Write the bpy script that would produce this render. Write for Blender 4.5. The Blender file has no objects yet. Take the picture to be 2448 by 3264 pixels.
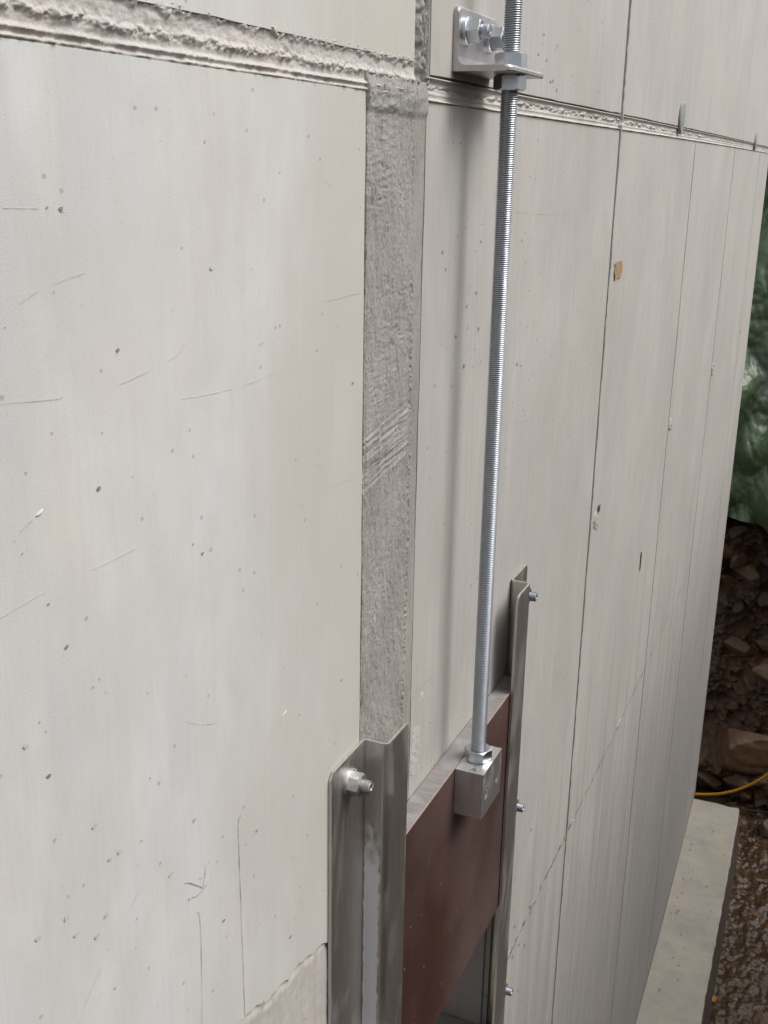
import bpy, math, random
import numpy as np
from mathutils import Vector, Matrix

random.seed(7)
rng = np.random.default_rng(11)
SC = bpy.context.scene
COL = SC.collection
R = math.radians

# ------------------------------------------------------------------ camera, sky, sun
EYE = 4.62                               # the camera is this far above the stream
PITCH, ROLL = R(17.657), R(0.976)
cam_d = bpy.data.cameras.new('camera')
cam = bpy.data.objects.new('camera', cam_d)
COL.objects.link(cam)
cam_d.sensor_fit = 'HORIZONTAL'
cam_d.sensor_width = 36.0
cam_d.lens = 3518.0 / 2448.0 * 36.0
cam_d.clip_start, cam_d.clip_end = 0.02, 1000
fw = Vector((0, math.cos(PITCH), -math.sin(PITCH)))
r0 = Vector((1, 0, 0)); u0 = r0.cross(fw)
rr = math.cos(ROLL) * r0 + math.sin(ROLL) * u0
uu = -math.sin(ROLL) * r0 + math.cos(ROLL) * u0
m = Matrix(((rr.x, uu.x, -fw.x, 0), (rr.y, uu.y, -fw.y, 0), (rr.z, uu.z, -fw.z, EYE), (0, 0, 0, 1)))
cam.matrix_world = m
SC.camera = cam

# wall frame: s runs along the wall, o outwards from its face, z is height above the eye
AL, RAD, PERP = R(24.138), 153.7, 0.6
nx, ny = math.cos(AL), -math.sin(AL)
ux, uy = math.sin(AL), math.cos(AL)


def W(s, z, o=0.0):
    s = np.asarray(s, float); z = np.asarray(z, float); o = np.asarray(o, float)
    a = np.sin(s / RAD) * (RAD + o); b = -PERP - RAD + (RAD + o) * np.cos(s / RAD)
    x = ux * a + nx * b; y = uy * a + ny * b
    zz = z + EYE
    x, y, zz = np.broadcast_arrays(x, y, zz)
    return np.stack([x, y, zz], -1)


def frame(s):
    t = s / RAD
    n = Vector((ux * math.sin(t) + nx * math.cos(t), uy * math.sin(t) + ny * math.cos(t), 0))
    u = Vector((ux * math.cos(t) - nx * math.sin(t), uy * math.cos(t) - ny * math.sin(t), 0))
    return u, n


SUN_ELEV = R(52)
su, sn = frame(1.65)
sdir = (sn * 0.95 + su * 0.31).normalized()          # horizontal direction towards the sun
to_sun = Vector((sdir.x * math.cos(SUN_ELEV), sdir.y * math.cos(SUN_ELEV), math.sin(SUN_ELEV)))
world = bpy.data.worlds.new('World'); SC.world = world
world.use_nodes = True
wn = world.node_tree.nodes; wl = world.node_tree.links
bg = wn['Background']
sky = wn.new('ShaderNodeTexSky'); sky.sky_type = 'NISHITA'; sky.sun_disc = False
sky.sun_elevation = SUN_ELEV
sky.sun_rotation = math.atan2(to_sun.x, to_sun.y)
sky.air_density = 1.0; sky.dust_density = 4.0; sky.ozone_density = 1.0
hs = wn.new('ShaderNodeHueSaturation'); hs.inputs['Saturation'].default_value = 0.3   # thin cloud takes the blue out
wl.new(sky.outputs[0], hs.inputs['Color']); wl.new(hs.outputs[0], bg.inputs['Color'])
bg.inputs['Strength'].default_value = 0.12
sun_d = bpy.data.lights.new('sun', 'SUN'); sun = bpy.data.objects.new('sun', sun_d); COL.objects.link(sun)
sun_d.energy = 1.3; sun_d.angle = R(34); sun_d.color = (1.0, 0.965, 0.92)
sun.rotation_euler = to_sun.to_track_quat('Z', 'Y').to_euler()
sun.location = (0, 0, 30)
vs = SC.view_settings
vs.view_transform = 'Standard'; vs.look = 'None'; vs.gamma = 1.0; vs.use_curve_mapping = False
vs.exposure = 0.66


# ------------------------------------------------------------------ helpers
def noise2(x, y, seed=0):
    x = np.asarray(x, float); y = np.asarray(y, float)
    tab = np.random.default_rng(1000 + seed).random((256, 256))
    xi = np.floor(x).astype(int); yi = np.floor(y).astype(int)
    fx = x - xi; fy = y - yi
    fx = fx * fx * (3 - 2 * fx); fy = fy * fy * (3 - 2 * fy)
    a = tab[xi & 255, yi & 255]; b = tab[(xi + 1) & 255, yi & 255]
    c = tab[xi & 255, (yi + 1) & 255]; d = tab[(xi + 1) & 255, (yi + 1) & 255]
    return (a * (1 - fx) + b * fx) * (1 - fy) + (c * (1 - fx) + d * fx) * fy - 0.5


def fbm(x, y, seed=0, octv=4):
    v = 0; a = 1.0
    for i in range(octv):
        v = v + a * noise2(x * 2 ** i, y * 2 ** i, seed + i); a *= 0.5
    return v


def sstep(a, b, x):
    t = np.clip((x - a) / (b - a), 0, 1)
    return t * t * (3 - 2 * t)


def obj(name, verts, faces, mat, parent=None, uv=None, smooth=False, label=None):
    me = bpy.data.meshes.new(name)
    V = np.asarray(verts, float).reshape(-1, 3)
    if isinstance(faces, np.ndarray):
        k = faces.shape[1]
        me.vertices.add(len(V)); me.vertices.foreach_set('co', V.ravel())
        me.loops.add(faces.size); me.loops.foreach_set('vertex_index', faces.ravel().astype(np.int32))
        me.polygons.add(len(faces))
        me.polygons.foreach_set('loop_start', (np.arange(len(faces)) * k).astype(np.int32))
        me.update(calc_edges=True)
    else:
        me.from_pydata([tuple(v) for v in V], [], faces)
    if uv is not None:
        lay = me.uv_layers.new(name='UVMap')
        idx = np.empty(len(me.loops), np.int32); me.loops.foreach_get('vertex_index', idx)
        lay.data.foreach_set('uv', np.asarray(uv, float)[idx].ravel())
    me.polygons.foreach_set('use_smooth', np.full(len(me.polygons), bool(smooth)))
    me.validate(); me.update()
    me.materials.append(mat)
    o = bpy.data.objects.new(name, me); COL.objects.link(o)
    if parent is not None:
        o.parent = parent
        o.matrix_parent_inverse = parent.matrix_world.inverted() if parent.type != 'EMPTY' else Matrix.Translation(-parent.location)
    if label: o['label'] = label
    return o


def thing(name, label, cat, loc, group=None):
    o = bpy.data.objects.new(name, None); COL.objects.link(o)
    o.location = loc; o.empty_display_size = 0.05
    o['label'] = label; o['category'] = cat
    if group: o['group'] = group
    return o


def tag(o, label, cat, group=None):
    o['label'] = label; o['category'] = cat
    if group: o['group'] = group
    return o


def setting(o):
    o['kind'] = 'structure'; return o


def grid_faces(nr, nc, flip=False):
    i = np.arange(nr - 1)[:, None] * nc + np.arange(nc - 1)[None, :]
    f = np.stack([i, i + 1, i + nc + 1, i + nc], -1).reshape(-1, 4)
    return f[:, ::-1].copy() if flip else f


def relief(name, ss, zs, ofun, mat, parent, skirt=-0.011, smooth=True, label=None, zwarp=None):
    """a skin of the wall: grid over s (columns) and z (rows) with real relief, its rim folded back into the wall"""
    S, Z = np.meshgrid(ss, zs)
    if zwarp is not None: Z = zwarp(S, Z)
    O = ofun(S, Z) * np.ones_like(S)
    S2 = np.pad(S, 1, mode='edge'); Z2 = np.pad(Z, 1, mode='edge'); O2 = np.pad(O, 1, constant_values=skirt)
    V = W(S2, Z2, O2).reshape(-1, 3)
    uv = np.stack([S2, Z2], -1).reshape(-1, 2)
    return obj(name, V, grid_faces(*S2.shape, flip=False), mat, parent, uv, smooth, label)


def wbox(s0, s1, z0, z1, o0, o1, ns=1):
    """box in wall coordinates -> verts, faces, uv"""
    sv = np.linspace(s0, s1, ns + 1); V = []; UV = []; F = []
    for s in sv:
        for z, o in ((z0, o0), (z1, o0), (z1, o1), (z0, o1)):
            V.append(W(s, z, o)); UV.append((s, z + o))
    for i in range(ns):
        a = 4 * i; b = a + 4
        for k in range(4):
            F.append((a + k, a + (k + 1) % 4, b + (k + 1) % 4, b + k))
    F.append((3, 2, 1, 0)); e = 4 * ns; F.append((e, e + 1, e + 2, e + 3))
    return V, F, UV


def merge(parts):
    V = []; F = []; UV = []
    for v, f, u in parts:
        b = len(V); V += list(v); UV += list(u); F += [tuple(i + b for i in q) for q in f]
    return V, F, UV


# ------------------------------------------------------------------ materials
def new_mat(name):
    mt = bpy.data.materials.new(name); mt.use_nodes = True
    nt = mt.node_tree; b = nt.nodes['Principled BSDF']
    return mt, nt, b


class NT:
    def __init__(s, nt): s.nt = nt
    def n(s, t, **k):
        x = s.nt.nodes.new(t)
        for a, v in k.items(): setattr(x, a, v)
        return x
    def l(s, a, b): s.nt.links.new(a, b)
    def uv(s, sx, sy, rot=0.0):
        t = s.n('ShaderNodeTexCoord'); mp = s.n('ShaderNodeMapping')
        mp.inputs['Scale'].default_value = (sx, sy, 1); mp.inputs['Rotation'].default_value = (0, 0, rot)
        s.l(t.outputs['UV'], mp.inputs['Vector']); return mp.outputs[0]
    def ob(s, sx, sy, sz):
        t = s.n('ShaderNodeNewGeometry'); mp = s.n('ShaderNodeMapping')
        mp.inputs['Scale'].default_value = (sx, sy, sz)
        s.l(t.outputs['Position'], mp.inputs['Vector']); return mp.outputs[0]
    def noise(s, vec, scale, det=4, rough=.55, dist=0.0):
        x = s.n('ShaderNodeTexNoise'); x.inputs['Scale'].default_value = scale
        x.inputs['Detail'].default_value = det; x.inputs['Roughness'].default_value = rough
        x.inputs['Distortion'].default_value = dist
        s.l(vec, x.inputs['Vector']); return x.outputs['Fac']
    def ramp(s, fac, stops):
        x = s.n('ShaderNodeValToRGB'); e = x.color_ramp.elements
        while len(e) < len(stops): e.new(0.5)
        for el, (p, c) in zip(e, stops):
            el.position = p; el.color = (c, c, c, 1) if isinstance(c, (int, float)) else (*c, 1)
        s.l(fac, x.inputs['Fac']); return x.outputs['Color']
    def mix(s, fac, a, b, mode='MIX'):
        x = s.n('ShaderNodeMix', data_type='RGBA', blend_type=mode)
        for sock, v in ((x.inputs[0], fac), (x.inputs[6], a), (x.inputs[7], b)):
            if hasattr(v, 'links') or hasattr(v, 'is_linked'): s.l(v, sock)
            elif isinstance(v, (int, float)): sock.default_value = v
            else: sock.default_value = (*v, 1)
        return x.outputs[2]
    def math(s, op, a, b=0.0):
        x = s.n('ShaderNodeMath', operation=op)
        for sock, v in ((x.inputs[0], a), (x.inputs[1], b)):
            if isinstance(v, (int, float)): sock.default_value = v
            else: s.l(v, sock)
        return x.outputs[0]
    def bump(s, h, strength, dist, bsdf, prev=None):
        x = s.n('ShaderNodeBump'); x.inputs['Strength'].default_value = strength
        x.inputs['Distance'].default_value = dist
        s.l(h, x.inputs['Height'])
        if prev is not None: s.l(prev, x.inputs['Normal'])
        s.l(x.outputs[0], bsdf.inputs['Normal']); return x.outputs[0]


def concrete(name, base, warm=(.44, .39, .31), dark=(.27, .26, .25), streak=.35, stain=.35, pit=.5, grain=.25, blot=.5, slant=0.0, rough=.8, streak_w=45, bigs=2.3, low=0.0, cloud=(5, 1.1), smear=0.0):
    mt, nt, b = new_mat(name); t = NT(nt)
    uv1 = t.uv(1, 1)
    big = t.noise(t.uv(1, .7), bigs, 7, .62, .4)
    c = t.mix(t.math('MULTIPLY', t.ramp(big, [(.36, 0.0), (.70, 1.0)]), blot), base, tuple(x * .80 for x in base))
    mid = t.noise(t.uv(1, .55), bigs * 6, 6, .68, .3)
    c = t.mix(t.math('MULTIPLY', t.ramp(mid, [(.48, 0.0), (.74, 1.0)]), blot * .55), c, tuple(x * .80 for x in base))
    mid2 = t.noise(t.uv(1.3, .5), bigs * 4.1, 5, .6, .2)
    c = t.mix(t.math('MULTIPLY', t.ramp(mid2, [(.52, 0.0), (.72, 1.0)]), blot * .45), c, tuple(min(1, x * 1.10) for x in base))
    if low > 0:                                   # grey water staining with streaky tongues on the lower lifts of the wall
        sx = t.n('ShaderNodeSeparateXYZ'); t.l(uv1, sx.inputs[0])
        tong = t.noise(t.uv(9, .35, .05), 2.0, 5, .6, .2)
        v0 = t.math('ADD', sx.outputs[1], t.math('MULTIPLY', t.math('SUBTRACT', tong, .5), 2.6))
        edge = t.math('MINIMUM', t.math('MAXIMUM', t.math('MULTIPLY', t.math('SUBTRACT', -1.55, v0), 1.1), 0.0), 1.0)
        c = t.mix(t.math('MULTIPLY', edge, low), c, (.27, .262, .25))
        pal = t.noise(t.uv(22, .5, .06), 2.2, 5, .65, .3)
        c = t.mix(t.math('MULTIPLY', t.math('MULTIPLY', edge, t.ramp(pal, [(.52, 0.0), (.7, 1.0)])), low * .8), c, (.47, .46, .445))
    # warm rusty-yellow bloom in soft vertical clouds
    w = t.noise(t.uv(*cloud), 1.6, 6, .62, .3)
    c = t.mix(t.math('MULTIPLY', t.ramp(w, [(.47, 0.0), (.75, 1.0)]), stain), c, warm)
    if smear > 0:                                 # buff slurry smeared over the face beside the trowelled strip
        sp = t.n('ShaderNodeSeparateXYZ'); t.l(uv1, sp.inputs[0])
        q = t.math('ADD', sp.outputs[0], t.math('MULTIPLY', t.math('SUBTRACT', t.noise(t.uv(3, 1.0), 2.0, 6, .65, .3), .5), .75))
        q = t.math('MINIMUM', t.math('MAXIMUM', t.math('MULTIPLY', t.math('SUBTRACT', q, .86), 2.6), 0.0), 1.0)
        c = t.mix(t.math('MULTIPLY', q, smear), c, (.475, .442, .395))
    # fine vertical streaks left by the form sheets
    st = t.noise(t.uv(streak_w, 1.4, slant), 2.0, 5, .65)
    c = t.mix(t.math('MULTIPLY', t.ramp(st, [(.46, 0.0), (.72, 1.0)]), streak), c, dark)
    st2 = t.noise(t.uv(streak_w * .6, .9, slant), 2.7, 4, .6)
    c = t.mix(t.math('MULTIPLY', t.ramp(st2, [(.55, 0.0), (.8, 1.0)]), streak * .8), c, tuple(min(1, x * 1.18) for x in base))
    g = t.noise(uv1, 640, 4, .75)
    c = t.mix(grain, c, t.ramp(g, [(.25, .12), (.75, .78)]), 'OVERLAY')
    # small pin holes, sparse
    v = t.n('ShaderNodeTexVoronoi'); v.inputs['Scale'].default_value = 75
    t.l(t.uv(.8, 1.0), v.inputs['Vector'])
    hole = t.math('MULTIPLY', t.math('LESS_THAN', v.outputs['Distance'], .16),
                  t.math('GREATER_THAN', t.n('ShaderNodeSeparateColor').outputs[0] if False else v.outputs['Color'], .80))
    c = t.mix(t.math('MULTIPLY', hole, pit), c, (.12, .11, .105))
    t.l(c, b.inputs['Base Color'])
    b.inputs['Roughness'].default_value = rough
    b.inputs['Specular IOR Level'].default_value = .3
    n1 = t.bump(g, .10, .0004, b)
    n2 = t.bump(st, .22, .0009, b, n1)
    t.bump(t.math('SUBTRACT', 1.0, hole), .5, .001, b, n2)
    return mt


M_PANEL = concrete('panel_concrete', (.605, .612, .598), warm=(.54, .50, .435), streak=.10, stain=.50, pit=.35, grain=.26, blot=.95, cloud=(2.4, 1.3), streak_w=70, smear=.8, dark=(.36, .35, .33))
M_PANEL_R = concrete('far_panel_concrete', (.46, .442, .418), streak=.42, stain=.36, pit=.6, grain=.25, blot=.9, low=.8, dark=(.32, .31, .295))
M_LOW = M_PANEL_R
M_JOINT = concrete('joint_concrete', (.52, .495, .465), streak=.25, stain=.4, grain=.55, blot=.8, pit=.2)
M_FIN = concrete('fin_concrete', (.40, .375, .345), streak=.1, stain=.35, grain=.6, pit=.2)
M_PATCH = concrete('brown_patch_concrete', (.49, .468, .435), warm=(.44, .38, .31), stain=.6, grain=.4)
M_FOOT = concrete('footing_concrete', (.36, .342, .305), warm=(.46, .40, .27), dark=(.22, .22, .21), streak=.1, stain=.6, blot=1.0, grain=.5, bigs=4, cloud=(3, 3))
M_DAMP_SHADE = concrete('damp_shaded_concrete', (.25, .235, .21), streak=.5, stain=.4, grain=.4)
M_FOOT_SIDE = concrete('dark_footing_side', (.10, .085, .075), warm=(.10, .07, .05), dark=(.05, .045, .04), streak=.4, stain=.6, blot=1.0, grain=.4, rough=.45)  # darker and smoother than the ledge


def trowel_mat():
    mt, nt, b = new_mat('trowelled_mortar'); t = NT(nt)
    base = (.345, .332, .308)
    big = t.noise(t.uv(6, 3), 2.0, 5, .6)
    c = t.mix(t.ramp(big, [(.35, 0.0), (.7, 1.0)]), base, (.27, .258, .24))
    st = t.noise(t.uv(150, 60), 2.0, 5, .75, .6)
    c = t.mix(t.math('MULTIPLY', t.ramp(st, [(.56, 0.0), (.74, 1.0)]), .6), c, (.17, .16, .145))
    s2 = t.noise(t.uv(120, 80), 3.1, 5, .75)
    c = t.mix(t.math('MULTIPLY', t.ramp(s2, [(.6, 0.0), (.78, 1.0)]), .6), c, (.46, .45, .42))
    ln = t.noise(t.uv(330, 34), 1.6, 4, .7, .8)
    c = t.mix(t.math('MULTIPLY', t.ramp(ln, [(.58, 0.0), (.66, 1.0)]), .75), c, (.135, .127, .115))
    l2 = t.noise(t.uv(26, 210), 2.0, 4, .7, .6)
    c = t.mix(t.math('MULTIPLY', t.math('MULTIPLY', t.ramp(l2, [(.56, 0.0), (.66, 1.0)]), t.ramp(big, [(.48, 0.0), (.6, 1.0)])), .6), c, (.16, .15, .135))
    g = t.noise(t.uv(1, 1), 700, 3, .7)
    c = t.mix(.5, c, t.ramp(g, [(.25, .1), (.75, .8)]), 'OVERLAY')
    t.l(c, b.inputs['Base Color']); b.inputs['Roughness'].default_value = .9
    b.inputs['Specular IOR Level'].default_value = .2
    t.bump(st, .3, .001, b, t.bump(g, .4, .0008, b))
    return mt


M_TROWEL = trowel_mat()


def flat_mat(name, col, rough=.7, metal=0.0, spec=.4):
    mt, nt, b = new_mat(name); t = NT(nt)
    n = t.noise(t.ob(1, 1, 1), 90, 4, .6)
    c = t.mix(t.ramp(n, [(.35, 0.0), (.7, 1.0)]), col, tuple(x * .75 for x in col))
    t.l(c, b.inputs['Base Color'])
    b.inputs['Roughness'].default_value = rough; b.inputs['Metallic'].default_value = metal
    b.inputs['Specular IOR Level'].default_value = spec
    return mt


def metal_mat(name, col, col2, rough=(.28, .45), scale=30, stretch=(1, 1, 1), metal=1.0, dust=0.0, dust_col=(.42, .4, .42), dust_scale=14):
    mt, nt, b = new_mat(name); t = NT(nt)
    n = t.noise(t.ob(*stretch), scale, 5, .65, .3)
    c = t.mix(t.ramp(n, [(.35, 0.0), (.7, 1.0)]), col, col2)
    n2 = t.noise(t.ob(*stretch), scale * 7, 3, .6)
    c = t.mix(.18, c, t.ramp(n2, [(.3, .2), (.7, .75)]), 'OVERLAY')
    mv = t.math('ADD', metal, 0.0)
    if dust > 0:
        d = t.noise(t.ob(1.2, 1.2, .45), dust_scale, 5, .6, .5)
        df = t.math('MULTIPLY', t.ramp(d, [(.5, 0.0), (.62, 1.0)]), dust)
        c = t.mix(df, c, dust_col)
        mv = t.math('SUBTRACT', metal, t.math('MULTIPLY', df, metal * .85))
    t.l(mv, b.inputs['Metallic']); t.l(c, b.inputs['Base Color'])
    rg = t.n('ShaderNodeMapRange'); rg.inputs['To Min'].default_value = rough[0]; rg.inputs['To Max'].default_value = rough[1]
    t.l(n, rg.inputs['Value']); t.l(rg.outputs[0], b.inputs['Roughness'])
    t.bump(n2, .12, .0005, b)
    return mt


M_ZINC = metal_mat('zinc_plated_steel', (.62, .65, .69), (.50, .53, .57), (.28, .44), 40)
M_THREAD = metal_mat('zinc_thread', (.47, .50, .53), (.37, .395, .42), (.26, .42), 25, (1, 1, .3), metal=.9)
M_DUSTY = metal_mat('plaster_dusted_zinc', (.62, .62, .62), (.5, .5, .5), (.35, .55), 40, dust=.9, dust_col=(.55, .54, .52), dust_scale=60)
M_GUIDE = metal_mat('mill_steel', (.60, .575, .545), (.48, .46, .43), (.36, .52), 16, (1, 1, .15), dust=.28, dust_col=(.30, .285, .27), dust_scale=9)
M_CUT = flat_mat('cut_steel_edge', (.50, .47, .42), .5, .5)


def dusted_web(mt):
    """cement dust stuck in the hollow of the near rail: a film with its own ragged outline"""
    m2 = mt.copy(); m2.name = 'dusted_mill_steel'; nt = m2.node_tree; t = NT(nt); b = nt.nodes['Principled BSDF']
    uvn = t.n('ShaderNodeTexCoord'); sx = t.n('ShaderNodeSeparateXYZ'); t.l(uvn.outputs['UV'], sx.inputs[0])
    wob = t.math('MULTIPLY', t.math('SUBTRACT', t.noise(t.uv(20, 20), 3.0, 5, .65), .5), .016)
    a = t.math('ADD', sx.outputs[0], wob)
    f = t.math('MULTIPLY', t.math('SMOOTH_MIN', 1.0, t.math('MAXIMUM', t.math('MULTIPLY', t.math('SUBTRACT', a, .1085), 500.0), 0.0)),
               t.math('MINIMUM', t.math('MAXIMUM', t.math('MULTIPLY', t.math('SUBTRACT', .1365, a), 300.0), 0.0), 1.0))
    zz_ = t.math('ADD', sx.outputs[1], t.math('MULTIPLY', t.math('SUBTRACT', t.noise(t.uv(30, 14), 2.0, 5, .7), .5), .22))
    f = t.math('MULTIPLY', f, t.math('MINIMUM', t.math('MAXIMUM', t.math('MULTIPLY', t.math('SUBTRACT', -.935, zz_), 14.0), 0.0), 1.0))
    f = t.math('MINIMUM', f, .95)
    for sock, v in (('Base Color', (.66, .65, .66, 1)), ('Metallic', 0.0), ('Roughness', .8)):
        src = b.inputs[sock].links[0].from_socket
        if sock == 'Base Color':
            t.l(t.mix(f, src, v[:3]), b.inputs[sock])
        else:
            x = t.n('ShaderNodeMix'); t.l(f, x.inputs[0]); t.l(src, x.inputs[2]); x.inputs[3].default_value = v; t.l(x.outputs[0], b.inputs[sock])
    return m2


M_GUIDE_D = dusted_web(M_GUIDE)
M_BRACKET = metal_mat('bracket_steel', (.52, .50, .50), (.42, .40, .39), (.35, .5), 22, (1, 1, .6), dust=.35, dust_col=(.4, .39, .38))
M_ALU = metal_mat('milled_aluminium', (.74, .73, .72), (.62, .61, .6), (.36, .5), 30, (1, 1, .3), dust=.25, dust_col=(.5, .48, .45), dust_scale=30)
M_ROOT_SHADE = flat_mat('thread_root_shade', (.13, .135, .14), .6, .5)
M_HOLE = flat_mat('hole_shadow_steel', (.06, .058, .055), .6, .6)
M_PIT = flat_mat('pit_shade_dirt', (.25, .24, .235), .9)  # dark colour paints the shade inside holes; also dirt on the pour line
M_PIT2 = flat_mat('pit_grey', (.49, .485, .475), .9)
M_PENCIL = flat_mat('pencil_graphite', (.31, .315, .335), .6)
M_SCRATCH = flat_mat('scratch_pale', (.66, .655, .635), .8)
M_SCRATCH_D = flat_mat('scratch_dull', (.545, .535, .515), .8)
M_RED = flat_mat('red_chalk', (.50, .33, .30), .9)
M_INK = flat_mat('marker_ink', (.03, .03, .035), .6)
M_RUST = flat_mat('rust', (.12, .05, .018), .9)
M_TAPE = flat_mat('brown_tape', (.36, .235, .13), .7)
M_CAP = flat_mat('grey_cap', (.27, .29, .28), .6)
M_HOSE = flat_mat('yellow_hose', (.62, .30, .02), .35)
M_LEAF = flat_mat('orange_leaf', (.42, .17, .03), .7)
M_TWIG = flat_mat('twig_bark', (.10, .07, .045), .9)


def gate_mat():
    mt, nt, b = new_mat('brown_film_faced_board'); t = NT(nt)
    n = t.noise(t.ob(1, 1, .5), 9, 5, .6, .4)
    c = t.mix(t.ramp(n, [(.35, 0.0), (.7, 1.0)]), (.062, .026, .021), (.038, .018, .015))
    n2 = t.noise(t.ob(14, 14, 2.2), 14, 4, .7)
    c = t.mix(t.math('MULTIPLY', t.ramp(n2, [(.6, 0.0), (.8, 1.0)]), .35), c, (.22, .15, .14))
    d = t.noise(t.ob(1, 1, .8), 3.2, 3, .5)
    c = t.mix(t.math('MULTIPLY', t.ramp(d, [(.38, 0.0), (.75, 1.0)]), .38), c, (.22, .175, .165))
    v = t.n('ShaderNodeTexVoronoi'); v.inputs['Scale'].default_value = 60
    t.l(t.ob(1, 1, .7), v.inputs['Vector'])
    hole = t.math('MULTIPLY', t.math('LESS_THAN', v.outputs['Distance'], .1), t.math('GREATER_THAN', v.outputs['Color'], .62))
    c = t.mix(t.math('MULTIPLY', hole, .6), c, (.40, .35, .33))
    t.l(c, b.inputs['Base Color'])
    rg = t.n('ShaderNodeMapRange'); rg.inputs['To Min'].default_value = .26; rg.inputs['To Max'].default_value = .42
    t.l(d, rg.inputs['Value']); t.l(rg.outputs[0], b.inputs['Roughness'])
    b.inputs['Specular IOR Level'].default_value = .5
    t.bump(n2, .1, .001, b)
    return mt


def edge_mat():
    mt, nt, b = new_mat('sawn_board_edge'); t = NT(nt)
    # saw marks run across the edge, about one per millimetre and a half
    tc = t.uv(1, 1)
    n = t.noise(t.uv(260, 14), 2.0, 3, .6)
    big = t.noise(tc, 14, 4, .6, .5)
    c = t.mix(t.ramp(n, [(.4, 0.0), (.65, 1.0)]), (.25, .235, .23), (.16, .148, .145))
    c = t.mix(t.math('MULTIPLY', t.ramp(big, [(.5, 0.0), (.7, 1.0)]), .6), c, (.38, .37, .37))
    t.l(c, b.inputs['Base Color']); b.inputs['Roughness'].default_value = .6
    t.bump(n, .4, .001, b)
    return mt


M_GATE = gate_mat(); M_EDGE = edge_mat()
M_ARRIS = flat_mat('board_arris', (.38, .29, .24), .7)


def earth_mat(name, c1, c2, c3, rough=(.25, .7), scale=12):
    mt, nt, b = new_mat(name); t = NT(nt)
    n = t.noise(t.ob(1, 1, 1), scale, 6, .65, .4)
    n2 = t.noise(t.ob(1, 1, 1), scale * 9, 5, .7)
    c = t.mix(t.ramp(n, [(.35, 0.0), (.68, 1.0)]), c1, c2)
    c = t.mix(t.ramp(n2, [(.45, 0.0), (.75, 1.0)]), c, c3)
    t.l(c, b.inputs['Base Color'])
    rg = t.n('ShaderNodeMapRange'); rg.inputs['To Min'].default_value = rough[0]; rg.inputs['To Max'].default_value = rough[1]
    t.l(n, rg.inputs['Value']); t.l(rg.outputs[0], b.inputs['Roughness'])
    t.bump(n2, .6, .01, b)
    return mt


M_EARTH = earth_mat('wet_earth', (.125, .068, .036), (.062, .034, .019), (.165, .098, .056), (.3, .75))
M_GROUND = earth_mat('bare_ground', (.12, .10, .075), (.08, .066, .05), (.15, .125, .1), (.6, .9), 3)
M_ROCK = earth_mat('wet_rock', (.155, .086, .042), (.082, .046, .024), (.20, .12, .062), (.15, .45), 16)
M_ROCK_D = earth_mat('dark_wet_rock', (.105, .068, .045), (.056, .037, .025), (.145, .10, .068), (.15, .45), 18)
M_WATER = earth_mat('brown_shallow_water', (.070, .040, .019), (.034, .021, .011), (.085, .055, .03), (.03, .12), 7)


def tarp_mat():
    mt, nt, b = new_mat('green_tarpaulin'); t = NT(nt)
    n = t.noise(t.ob(1, 1, 1), 5, 5, .6, .4)
    c = t.mix(t.ramp(n, [(.35, 0.0), (.7, 1.0)]), (.112, .165, .085), (.064, .100, .050))
    w = t.n('ShaderNodeTexWave'); w.inputs['Scale'].default_value = 90; w.bands_direction = 'Z'
    t.l(t.ob(1, 1, 1), w.inputs['Vector'])
    c = t.mix(t.math('MULTIPLY', w.outputs['Fac'], .12), c, (.13, .19, .135))
    t.l(c, b.inputs['Base Color']); b.inputs['Roughness'].default_value = .3
    b.inputs['Specular IOR Level'].default_value = .55
    n2 = t.noise(t.ob(1, 1, 1), 14, 4, .6)
    t.bump(n2, .5, .02, b)
    return mt


M_TARP = tarp_mat()

# ------------------------------------------------------------------ ground, stream, bank (the setting)
H = 400
ground = obj('ground', [(-H, -H, -.25), (H, -H, -.25), (H, H, -.25), (-H, H, -.25)], [(0, 1, 2, 3)], M_GROUND)
setting(ground)
WZ = -4.62


def stream_h(S, O):
    rip = fbm(S * 9 + fbm(S * 3, O * 3, 5) * 2, O * 16, 21, 5) * .030 + fbm(S * 40, O * 55, 31, 3) * .015
    return WZ + rip


ss = np.concatenate([np.arange(-3, 4.6, .25), np.arange(4.6, 8.3, .009)])
oo = np.concatenate([np.arange(-.4, .15, .1), np.arange(.15, 1.15, .009), np.arange(1.2, 3.4, .15)])
S, O = np.meshgrid(ss, oo)
V = W(S, stream_h(S, O), O).reshape(-1, 3)
setting(obj('stream_water', V, grid_faces(*S.shape, flip=True), M_WATER, smooth=True))


def bank_face(O, Zh):
    """s of the wet cut face that closes the trench beyond the wall, by outward offset and height"""
    h = Zh - WZ
    lump = fbm(O * 3.0, h * 3.6, 41, 5) * .34 + np.abs(fbm(O * 9, h * 11, 51, 4)) * -.13 + fbm(O * 30, h * 36, 61, 3) * .035
    ledge = -.18 * np.exp(-((h - .22) / .2) ** 2)
    return 7.98 + h * .20 + .12 * np.sin(h * 1.7) + lump + ledge


oo = np.concatenate([np.arange(-2.5, -.6, .1), np.arange(-.6, 1.1, .0085), np.arange(1.1, 1.9, .08)])
zz = np.concatenate([np.arange(WZ - .25, -2.0, .0085), np.arange(-2.0, .9, .05)])
O, Z = np.meshgrid(oo, zz)
Sf = bank_face(O, Z)
V = W(Sf, Z, O).reshape(-1, 3)
bank_end = obj('bank', V, grid_faces(*O.shape, flip=False), M_EARTH, smooth=True)
setting(bank_end)
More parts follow.
